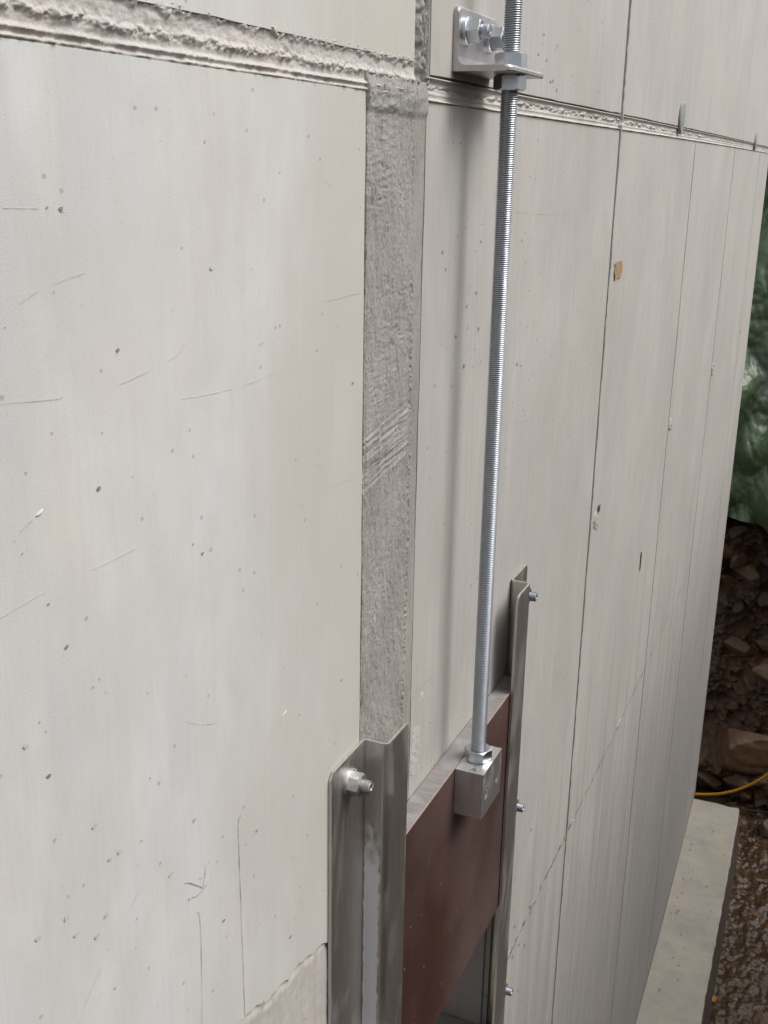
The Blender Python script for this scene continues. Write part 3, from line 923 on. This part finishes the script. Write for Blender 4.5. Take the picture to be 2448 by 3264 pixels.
def stud(r, pitch, length):
    V, F = thread(r, pitch, 0, length - .0015, 24)
    n = 24; A = [2 * math.pi * k / n for k in range(n)]
    C = lambda q, z: [(q * math.cos(a), q * math.sin(a), z) for a in A]
    V2, F2 = ring_surface([C(r * .84, -.004), C(r * .84, length - .002), C(r * .8, length), C(r * .45, length), C(r * .42, length - .001)], True, True)
    b = len(V); F3 = [tuple(q) for q in F] + [tuple(i + b for i in q) for q in F2]
    return list(map(tuple, V)) + V2, F3


def anchor(parent, s, z, o, mat, r=.0096, af=.030, nh=.0165, ln=.033, wr=.0202, wh=.004, rot=.2):
    """washer, hex nut and stud end of a wall anchor, standing on the surface at offset o"""
    M = lf(s, z, o)
    v, f = stud(r, .00175, ln)
    st = obj('anchor_bolt', xf(M, v), f, mat, parent)
    v, f = disc_ring(r * .9, wr, wh); w = obj('washer', xf(M, v), f, mat, st)
    v, f = hexnut(af, nh, r * .95, rot, both=False)
    v = [(x, y, q + wh) for x, y, q in v]; n = obj('nut', xf(M, v), f, mat, st)
    return st


# --- guide rails: a Z profile, one flange on the wall, the other holding the gate's edge
def z_rail(name, label, s_bend, s_wall_end, s_out_end, ztop, zbot, depth, cham, rnd, mat):
    root = thing(name, label, 'guide rail', W(s_bend, zbot, 0), 'steel guide rails of the gate')
    t = .0052; c0 = .0005 + t / 2; c1 = depth - t / 2; rb = .007
    d1 = 1 if s_out_end > s_bend else -1
    pts = []                                              # centre line in (s, o)
    pts += [(x, c0) for x in np.linspace(s_wall_end, s_bend - d1 * rb, 14)]
    ctr = (s_bend - d1 * rb, c0 + rb)
    pts += [(ctr[0] + d1 * rb * math.sin(a), ctr[1] - rb * math.cos(a)) for a in np.linspace(.2, math.pi / 2, 5)]
    pts += [(s_bend, y) for y in np.linspace(c0 + rb, c1 - rb, 6)[1:]]
    ctr = (s_bend + d1 * rb, c1 - rb)
    pts += [(ctr[0] - d1 * rb * math.cos(a), ctr[1] + rb * math.sin(a)) for a in np.linspace(.25, math.pi / 2, 5)]
    pts += [(x, c1) for x in np.linspace(s_bend + d1 * rb, s_out_end, 14)[1:]]
    P = np.array(pts); T = np.gradient(P, axis=0); T /= np.linalg.norm(T, axis=1)[:, None]
    N = np.stack([-T[:, 1], T[:, 0]], 1) * d1
    arc = np.concatenate([[0], np.cumsum(np.linalg.norm(np.diff(P, axis=0), axis=1))]); L = arc[-1]

    def corner(d, rad): return rad - math.sqrt(max(0, rad * rad - max(0, rad - d) ** 2)) if d < rad else 0.0
    n = len(P); V = []; UV = []; F = []
    rows = [0, .004, .03, .1, .3, .6, .8, 1.0]
    for ri, q in enumerate(rows):
        for i in range(n):
            top = ztop - corner(arc[i], cham) - corner(L - arc[i], rnd)
            z = top - (q if q <= .03 else 0) if q <= .03 else top * (1 - (q - .03) / .97) + zbot * (q - .03) / .97 - .03 * (1 - q)
            for sg in (1, -1):
                # soft arris along the top edge
                e = t / 2 - (.0006 if q == 0 else 0)
                x = P[i] + N[i] * e * sg; V.append(W(x[0], z - (0 if q else .0), x[1])); UV.append((arc[i], z))
    id_ = lambda r, i, k: (r * n + i) * 2 + k
    for r in range(len(rows) - 1):
        for i in range(n - 1):
            F.append((id_(r, i, 0), id_(r + 1, i, 0), id_(r + 1, i + 1, 0), id_(r, i + 1, 0)))
            F.append((id_(r, i, 1), id_(r, i + 1, 1), id_(r + 1, i + 1, 1), id_(r + 1, i, 1)))
        for i in (0, n - 1):
            F.append((id_(r, i, 0), id_(r, i, 1), id_(r + 1, i, 1), id_(r + 1, i, 0)))
    for i in range(n - 1):
        F.append((id_(0, i, 0), id_(0, i + 1, 0), id_(0, i + 1, 1), id_(0, i, 1)))
    obj('channel', V, F, mat, root, UV)
    E = []
    for i in range(n):
        for k in (0, 1):
            p = Vector(V[id_(0, i, k)]); p.z += .0003; E.append(p)
    obj('cut_edge', E, [(2 * i, 2 * i + 2, 2 * i + 3, 2 * i + 1) for i in range(n - 1)], M_CUT, root)
    return root


DEP = .0430
ZT = -.797
gl = z_rail('guide_rail', 'bent steel guide rail with dusty nut, left of the brown gate', 1.287, 1.1775, 1.3606, ZT, GB, DEP, .010, .006, M_GUIDE_D)
gr = z_rail('guide_rail', 'bent steel guide rail at the right edge of the brown gate', 1.993, 2.095, 1.909, ZT, GB, DEP, .004, .018, M_GUIDE)
for k, z in enumerate((-.838, -1.345, -1.835)):
    anchor(gl, 1.2335, z, .0058, M_DUSTY if k == 0 else M_ZINC, rot=.10, ln=.034 + .002 * k)
    anchor(gr, 2.050, z - .010 * (k == 0), .0058, M_ZINC, rot=.1 + k, ln=.035)

# --- sluice gate
GT, GBOT = -1.003, -1.505
gate = thing('sluice_gate', 'dark reddish brown board gate held between two steel guide rails', 'sluice gate', W(1.64, GBOT, .018))
g0, g1 = 1.2965, 1.9835
v, f, u = merge([wbox(g0, g1, GBOT, GT - .0012, .0015, .0362, 8)])
obj('board', v, f, M_GATE, gate, u)
v, f, u = wbox(g0, g1, GT - .001, GT, .002, .0335, 8)
u = [(x, y * 1.0) for (x, y) in u]
obj('sawn_edge', v, f, M_EDGE, gate, u)
v, f, u = wbox(g0, g1, GT - .0009, GT - .0001, .0337, .0359, 8)
obj('worn_arris', v, f, M_ARRIS, gate, u)
rs = random.Random(5)
parts = []
for i in range(38):
    s = g0 + .07 + (g1 - g0 - .1) * rs.random(); z = GBOT + (GT - GBOT) * rs.random()
    if rs.random() < .3: z = GBOT + .12 * rs.random()
    L = .003 + .008 * rs.random()
    parts.append(([W(s, z, .0366), W(s + .0007, z, .0366), W(s + .0007 + L * .15, z + L, .0366), W(s + L * .15, z + L, .0366)], [(0, 1, 2, 3)], [(s, z)] * 4))
v, f, u = merge(parts)
o = obj('scratches', v, f, M_ARRIS, gate, u); o['kind'] = 'stuff'
# lifting block bolted on the gate
b0, b1, bz0, bz1, bo0, bo1 = 1.596, 1.698, -1.091, -1.0035, .0370, .0885


def block():
    """front face with two round holes cut in it"""
    hol = [(b0 + .022, (bz0 + bz1) / 2 - .004), (b1 - .020, (bz0 + bz1) / 2 - .004)]; rh = .0105; n = 24; V = []; F = []
    cols = [b0, (b0 + b1) / 2, b1]
    for (hs_, hz), (c0, c1) in zip(hol, ((cols[0], cols[1]), (cols[1], cols[2]))):
        base = len(V)
        sq = []
        for k in range(n):
            a = 2 * math.pi * k / n; ca, sa = math.cos(a), math.sin(a)
            tx = ((c1 - hs_) / ca if ca > 1e-9 else (c0 - hs_) / ca if ca < -1e-9 else 1e9)
            tz = ((bz1 - hz) / sa if sa > 1e-9 else (bz0 - hz) / sa if sa < -1e-9 else 1e9)
            q = min(tx, tz); sq.append((hs_ + q * ca, hz + q * sa))
        # snap nearest samples to the corners
        for cxy in ((c0, bz0), (c0, bz1), (c1, bz0), (c1, bz1)):
            k = min(range(n), key=lambda k: (sq[k][0] - cxy[0]) ** 2 + (sq[k][1] - cxy[1]) ** 2); sq[k] = cxy
        for k in range(n): V.append(W(sq[k][0], sq[k][1], bo1))
        for k in range(n):
            a = 2 * math.pi * k / n; V.append(W(hs_ + rh * math.cos(a), hz + rh * math.sin(a), bo1))
        for k in range(n):
            a = 2 * math.pi * k / n; V.append(W(hs_ + rh * math.cos(a), hz + rh * math.sin(a), bo1 - .036))
        for k in range(n):
            q = (k + 1) % n
            F.append((base + k, base + q, base + n + q, base + n + k))
            F.append((base + n + k, base + n + q, base + 2 * n + q, base + 2 * n + k))
        F.append(tuple(base + 2 * n + k for k in range(n)))
    base = len(V)
    e = .0008
    for s in (b0, b1):
        for z in (bz0, bz1):
            for o in (bo0, bo1): V.append(W(s, z, o))
    i = lambda a, b, c: base + a * 4 + b * 2 + c
    F += [(i(0, 0, 0), i(0, 0, 1), i(0, 1, 1), i(0, 1, 0)), (i(1, 0, 0), i(1, 1, 0), i(1, 1, 1), i(1, 0, 1)),
          (i(0, 1, 0), i(0, 1, 1), i(1, 1, 1), i(1, 1, 0)), (i(0, 0, 0), i(1, 0, 0), i(1, 0, 1), i(0, 0, 1)),
          (i(0, 0, 0), i(0, 1, 0), i(1, 1, 0), i(1, 0, 0))]
    return V, F, hol, rh


v, f, hol, rh = block()
blk = obj('lifting_block', v, f, M_ALU, gate, label='small silver aluminium block bolted to the top of the gate')
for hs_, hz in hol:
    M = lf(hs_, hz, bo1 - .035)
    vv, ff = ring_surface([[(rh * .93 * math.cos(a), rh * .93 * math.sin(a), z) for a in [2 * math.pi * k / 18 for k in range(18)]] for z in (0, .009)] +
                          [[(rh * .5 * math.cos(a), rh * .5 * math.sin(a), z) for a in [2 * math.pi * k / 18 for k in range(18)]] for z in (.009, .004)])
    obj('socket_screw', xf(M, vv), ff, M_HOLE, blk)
# handwriting in marker on top of the block: 30-12
GL = {'3': [[(0, 1.0), (.35, 1.1), (.5, .85), (.2, .58), (.55, .4), (.4, .02), (0, .08)]],
      '0': [[(.25, .8), (.02, .5), (.2, .1), (.45, .3), (.45, .65), (.25, .8)]],
      '-': [[(.05, .45), (.42, .5)]], '1': [[(.1, .7), (.28, 1.0), (.22, .0)]],
      '2': [[(.02, .8), (.25, 1.0), (.42, .75), (.05, .05), (.5, .08)]]}
parts = []; x0 = b0 + .0050
for ch in '30-12':
    for pl_ in GL[ch]:
        Q = [(x0 + px * .0085, .0715 - (py) * .0095) for px, py in pl_]
        for (sa, oa), (sb, ob) in zip(Q, Q[1:]):
            d = math.hypot(sb - sa, ob - oa) + 1e-9; nx_, no_ = -(ob - oa) / d * .00062, (sb - sa) / d * .00062
            parts.append(([W(sa + nx_, bz1 + .0003, oa + no_), W(sb + nx_, bz1 + .0003, ob + no_), W(sb - nx_, bz1 + .0003, ob - no_), W(sa - nx_, bz1 + .0003, oa - no_)], [(0, 1, 2, 3)], [(0, 0)] * 4))
    x0 += .0062
v, f, u = merge(parts)
obj('lettering', v, f, M_INK, blk, u)

# --- threaded rod with its nuts
RS, RO, RR = 1.648, .0600, .0130
rod = thing('threaded_rod', 'long zinc plated threaded rod standing upright from the gate block', 'threaded rod', W(RS, bz1, RO))
M = lf(RS, 0, RO, 'z')
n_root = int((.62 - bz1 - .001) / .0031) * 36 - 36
v, f = thread(RR, .0031, bz1 + .001, .62, 36, .60)
V = np.array(v); Mx = np.array(M); V = V @ Mx[:3, :3].T + Mx[:3, 3]
th = obj('thread', V, f, M_THREAD, rod, smooth=True)
th.data.materials.append(M_ROOT_SHADE)  # groove shade painted as a dark colour on the root faces
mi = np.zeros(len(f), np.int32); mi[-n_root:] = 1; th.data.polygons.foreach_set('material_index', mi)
nA, nB = .1300, .1220                        # faces of the bracket plate (upper, lower)


def rod_nut(z, h, rot, mat=M_ZINC, af=.0425, label=None):
    v, f = hexnut(af, h, RR * .97, rot)
    return obj('nut', xf(lf(RS, z, RO, 'z'), v), f, mat, rod, label=label)


rod_nut(bz1 + .0002, .0205, .70, label='bottom nut on the block')
rod_nut(nA + .0002, .0215, 1.0, label='nut above the bracket')
rod_nut(nB - .0217, .0215, .84, label='nut under the bracket')

# --- angle bracket on the wall
br = thing('angle_bracket', 'steel angle bracket bolted to the wall holding the rod', 'bracket', W(1.648, nB, .004))
s0, s1, t = 1.5655, 1.7325, .0080
prof = [(.0005, .2075)]
prof += [(.0005, nB)]
prof += [(.0885 - .001, nB), (.0885, nB + .001), (.0885, nB + .005), (.0885 - .003, nA)]
rf = .012
cxo, czo = .0005 + t + rf, nA + rf
prof += [(cxo - rf * math.sin(a), czo - rf * math.cos(a)) for a in np.linspace(0, math.pi / 2, 7)]
prof += [(.0005 + t, .2045), (.0005 + t - .003, .2075)]
# round the wall leg's upper corners by letting the top follow s
n = len(prof); V = []; UV = []; F = []
cols = [s0, s0 + .002, s0 + .006, s0 + .012, (s0 + s1) / 2, s1 - .012, s1 - .006, s1 - .002, s1]
def drop(s):
    d = min(s - s0, s1 - s); q = .012
    return q - math.sqrt(max(0, q * q - max(0, q - d) ** 2)) if d < q else 0.0
for s in cols:
    for (o, z) in prof:
        dz = drop(s) * (.5 if z > .19 else 0); do = drop(s) * (.7 if o > .07 else 0)
        V.append(W(s, z - dz, o - do)); UV.append((s, z + o))
for i in range(len(cols) - 1):
    for k in range(n): F.append((n * i + k, n * i + (k + 1) % n, n * (i + 1) + (k + 1) % n, n * (i + 1) + k))
F.append(tuple(range(n - 1, -1, -1))); F.append(tuple(n * (len(cols) - 1) + k for k in range(n)))
obj('angle_plate', V, F, M_BRACKET, br, UV)
anchor(br, 1.5945, .1765, .0087, M_ZINC, nh=.018, ln=.037, wh=.006, rot=.04)
anchor(br, 1.698, .1765, .0087, M_ZINC, nh=.018, ln=.030, wh=.006, rot=-.08)

# ------------------------------------------------------------------ small things on the wall
for (s, z, r, lab) in ((3.545, .1365, .043, 'grey round cap on the upper joint, the nearer and larger one'),
                       (6.06, .118, .042, 'grey round cap on the upper joint near the far end of the wall')):
    v, f = disc_ring(.002, r, .008, 36, .002); M = lf(s, z, -.001)
    o = obj('round_cap', xf(M, v), f, M_CAP); tag(o, lab, 'cap', 'round caps on the upper joint')
    vv, ff = ring_surface([[(r * .55 * q * math.cos(a), r * .55 * q * math.sin(a), z_) for a in [2 * math.pi * k / 20 for k in range(20)]] for q, z_ in ((1, .0081), (.92, .0092), (.1, .0092))])
    obj('cap_boss', xf(M, vv), ff, M_CAP, o)
V = []; UV = []; F = []; zs = np.linspace(-.271, -.229, 8)
for i, z in enumerate(zs):
    for k, s in enumerate(np.linspace(2.752, 2.838, 6)):
        V.append(W(s + .004 * math.sin(i * 1.7) * (k in (0, 5)), z, .0022 + .0012 * math.sin(k * 2.1 + i))); UV.append((s, z))
for i in range(7):
    for k in range(5): F.append((6 * i + k, 6 * i + k + 1, 6 * i + k + 7, 6 * i + k + 6))
tag(obj('tape_scrap', V, F, M_TAPE, None, UV), 'small orange brown scrap of tape on the wall beside a seam', 'tape')

# ------------------------------------------------------------------ tarpaulin, hose, stones
oo = np.concatenate([np.arange(-1.6, -.7, .06), np.arange(-.7, 1.0, .009), np.arange(1.0, 1.8, .06)])
tt = np.linspace(0, 1, 260)
O, T = np.meshgrid(oo, tt)
zlow = -2.47 - O * .36 + .03 * np.sin(O * 9)
Z = zlow * (1 - T) + .75 * T
h = Z - WZ
base = 7.98 + h * .20 + .12 * np.sin(h * 1.7)
fold = np.abs(noise2(O * 2.6 + Z * 1.6, Z * 1.5 - O * 1.8, 601)) * .42 + np.abs(noise2(O * 6 - Z * 3.4, Z * 2.6 + O * 3, 605)) * .16 + np.abs(noise2(O * 16 + Z * 6, Z * 11, 609)) * .035 + fbm(O * 40, Z * 40, 611, 2) * .008
Sx = base - .20 - fold + .05 * (1 - T)
V = W(Sx, Z, O).reshape(-1, 3)
tag(obj('tarpaulin', V, grid_faces(*O.shape), M_TARP, smooth=True), 'crumpled dark green tarpaulin covering the upper earth bank', 'tarpaulin')


def tube(name, pts, r, mat, n=14, sub=10):
    P = [Vector(W(*p)) for p in pts]; Q = []
    for i in range(len(P) - 1):
        p0 = P[max(i - 1, 0)]; p1 = P[i]; p2 = P[i + 1]; p3 = P[min(i + 2, len(P) - 1)]
        for k in range(sub):
            t = k / sub
            Q.append(.5 * ((2 * p1) + (p2 - p0) * t + (2 * p0 - 5 * p1 + 4 * p2 - p3) * t * t + (3 * p1 - p0 - 3 * p2 + p3) * t ** 3))
    Q.append(P[-1]); V = []
    rings = []
    for i, q in enumerate(Q):
        T = (Q[min(i + 1, len(Q) - 1)] - Q[max(i - 1, 0)]).normalized()
        A = T.cross(Vector((0, 0, 1))).normalized(); B = A.cross(T)
        rings.append([tuple(q + (A * math.cos(a) + B * math.sin(a)) * r) for a in [2 * math.pi * k / n for k in range(n)]])
    v, f = ring_surface(rings)
    return obj(name, v, f, mat, smooth=True)


# s, z, o along the hose
tag(tube('hose', [(7.74, -4.66, -.75), (7.72, -4.60, -.45), (7.70, -4.572, -.22), (7.70, -4.552, -.03), (7.70, -4.502, .158), (7.70, -4.409, .318), (7.70, -4.262, .47), (7.75, -4.05, .62), (7.9, -3.7, .8), (8.2, -3.3, .95)], .0118, M_HOSE),
    'bright yellow hose looping down behind the end of the footing', 'hose')


def ico():
    p = (1 + 5 ** .5) / 2
    V = [(-1, p, 0), (1, p, 0), (-1, -p, 0), (1, -p, 0), (0, -1, p), (0, 1, p), (0, -1, -p), (0, 1, -p), (p, 0, -1), (p, 0, 1), (-p, 0, -1), (-p, 0, 1)]
    F = [(0, 11, 5), (0, 5, 1), (0, 1, 7), (0, 7, 10), (0, 10, 11), (1, 5, 9), (5, 11, 4), (11, 10, 2), (10, 7, 6), (7, 1, 8), (3, 9, 4), (3, 4, 2), (3, 2, 6), (3, 6, 8), (3, 8, 9), (4, 9, 5), (2, 4, 11), (6, 2, 10), (8, 6, 7), (9, 8, 1)]
    return [Vector(v).normalized() for v in V], F


def ico_sub(n):
    V, F = ico()
    for _ in range(n):
        mid = {}; F2 = []
        def mp(a, b):
            k = (min(a, b), max(a, b))
            if k not in mid: V.append(((V[a] + V[b]) / 2).normalized()); mid[k] = len(V) - 1
            return mid[k]
        for a, b, c in F:
            d, e, g = mp(a, b), mp(b, c), mp(c, a); F2 += [(a, d, g), (b, e, d), (c, g, e), (d, e, g)]
        F = F2
    return V, F


def rock_mesh(name, seed, mat, sub=3, cuts=9, rough=.05):
    r = random.Random(seed); V, F = ico_sub(sub); pl_ = []
    for _ in range(cuts):
        d = Vector((r.gauss(0, 1), r.gauss(0, 1), r.gauss(0, 1))).normalized(); pl_.append((d, .55 + .3 * r.random()))
    out = []
    for v in V:
        q = v.copy()
        for d, h_ in pl_:
            k = q.dot(d)
            if k > h_: q -= d * (k - h_) * .9
        nz = float(fbm(np.array(q.x * 3 + q.z * 2 + seed), np.array(q.y * 3 - q.z * 1.7), seed, 4))
        out.append(q * (1 + rough * 2 * nz))
    me = bpy.data.meshes.new(name); me.from_pydata([tuple(v) for v in out], [], F); me.update()
    me.polygons.foreach_set('use_smooth', np.ones(len(me.polygons), bool)); me.materials.append(mat)
    try: me.set_sharp_from_angle(angle=R(32))
    except Exception: pass
    return me


def place(me, name, s, z, o, dims, rot, label, group=None):
    x = bpy.data.objects.new(name, me); COL.objects.link(x)
    x.location = W(s, z, o); x.scale = dims; x.rotation_euler = rot
    return tag(x, label, 'rock', group)


WROT = -AL
rk = [rock_mesh('rock', 10 + k, M_ROCK if k % 2 else M_ROCK_D, 3) for k in range(6)]
# in wall terms: local x -> outwards-ish, local y -> along s
place(rock_mesh('rock', 77, M_ROCK, 4, 12, .04), 'rock', 7.95, -4.21, .30, (.33, .24, .17), (R(8), R(-6), WROT + R(12)), 'largest flat brown wet slab of rock low in the bank above the hose')
place(rock_mesh('rock', 78, M_ROCK_D, 4, 10, .05), 'rock', 7.50, -4.60, .52, (.085, .12, .10), (0, 0, WROT), 'dark grey rounded stone standing in the stream beside the bank foot')
place(rk[1], 'rock', 8.10, -3.62, .40, (.17, .15, .10), (R(10), R(12), WROT + .5), 'tilted brown stone sticking out midway up the bank, above the large slab')
place(rk[3], 'rock', 7.92, -4.50, .02, (.22, .14, .07), (R(-18), R(25), WROT), 'long slanting brown stone just above the hose, beside the wall end')
rs = random.Random(21)
for i in range(85):
    o = -.14 + .76 * rs.random(); z = WZ + .0 + 2.25 * rs.random()
    sc = .02 + .11 * rs.random() ** 2.4
    s = float(bank_face(np.array(o), np.array(z))) - sc * .15
    place(rk[rs.randrange(6)], 'rock', s, z, o, (sc * (1 + .8 * rs.random()), sc * (.7 + .4 * rs.random()), sc * (.5 + .4 * rs.random())),
          (rs.uniform(-.5, .5), rs.uniform(-.5, .5), rs.uniform(0, 6.3)),
          ('tiny' if sc < .035 else 'fist-sized' if sc < .07 else 'big') + ' wet brown stone bedded in the earth bank ' + ('at its foot near the hose' if z < -4.1 else 'about halfway up' if z < -3.2 else 'just below the tarpaulin'), 'stones bedded in the bank')
for i in range(42):
    o = .34 + .42 * rs.random(); s = 4.9 + 2.9 * rs.random()
    sc = .014 + .04 * rs.random() ** 2.5
    place(rk[1 + 2 * rs.randrange(3)], 'rock', s, WZ - sc * .25, o, (sc * 1.3, sc * (.8 + .5 * rs.random()), sc * .55), (rs.uniform(-.3, .3), rs.uniform(-.3, .3), rs.uniform(0, 6.3)),
          'small brown wet stone breaking the surface of the shallow stream', 'small stones in the stream')
# fallen leaf and twig
V = [W(5.57 + a * .03, WZ + .032 + .006 * abs(b), .345 + b * .018) for a, b in ((-1, 0), (-.4, .8), (.4, .7), (1, 0), (.4, -.7), (-.4, -.8))]
tag(obj('leaf', V, [(0, 1, 2, 3), (0, 3, 4, 5)], M_LEAF), 'tiny orange fallen leaf in the stream by the footing edge', 'leaf')
tag(tube('twig', [(7.66, -4.57, .33), (7.68, -4.565, .48), (7.70, -4.57, .62)], .004, M_TWIG, 7, 4), 'thin pale twig lying across the stream beyond the footing end', 'twig')
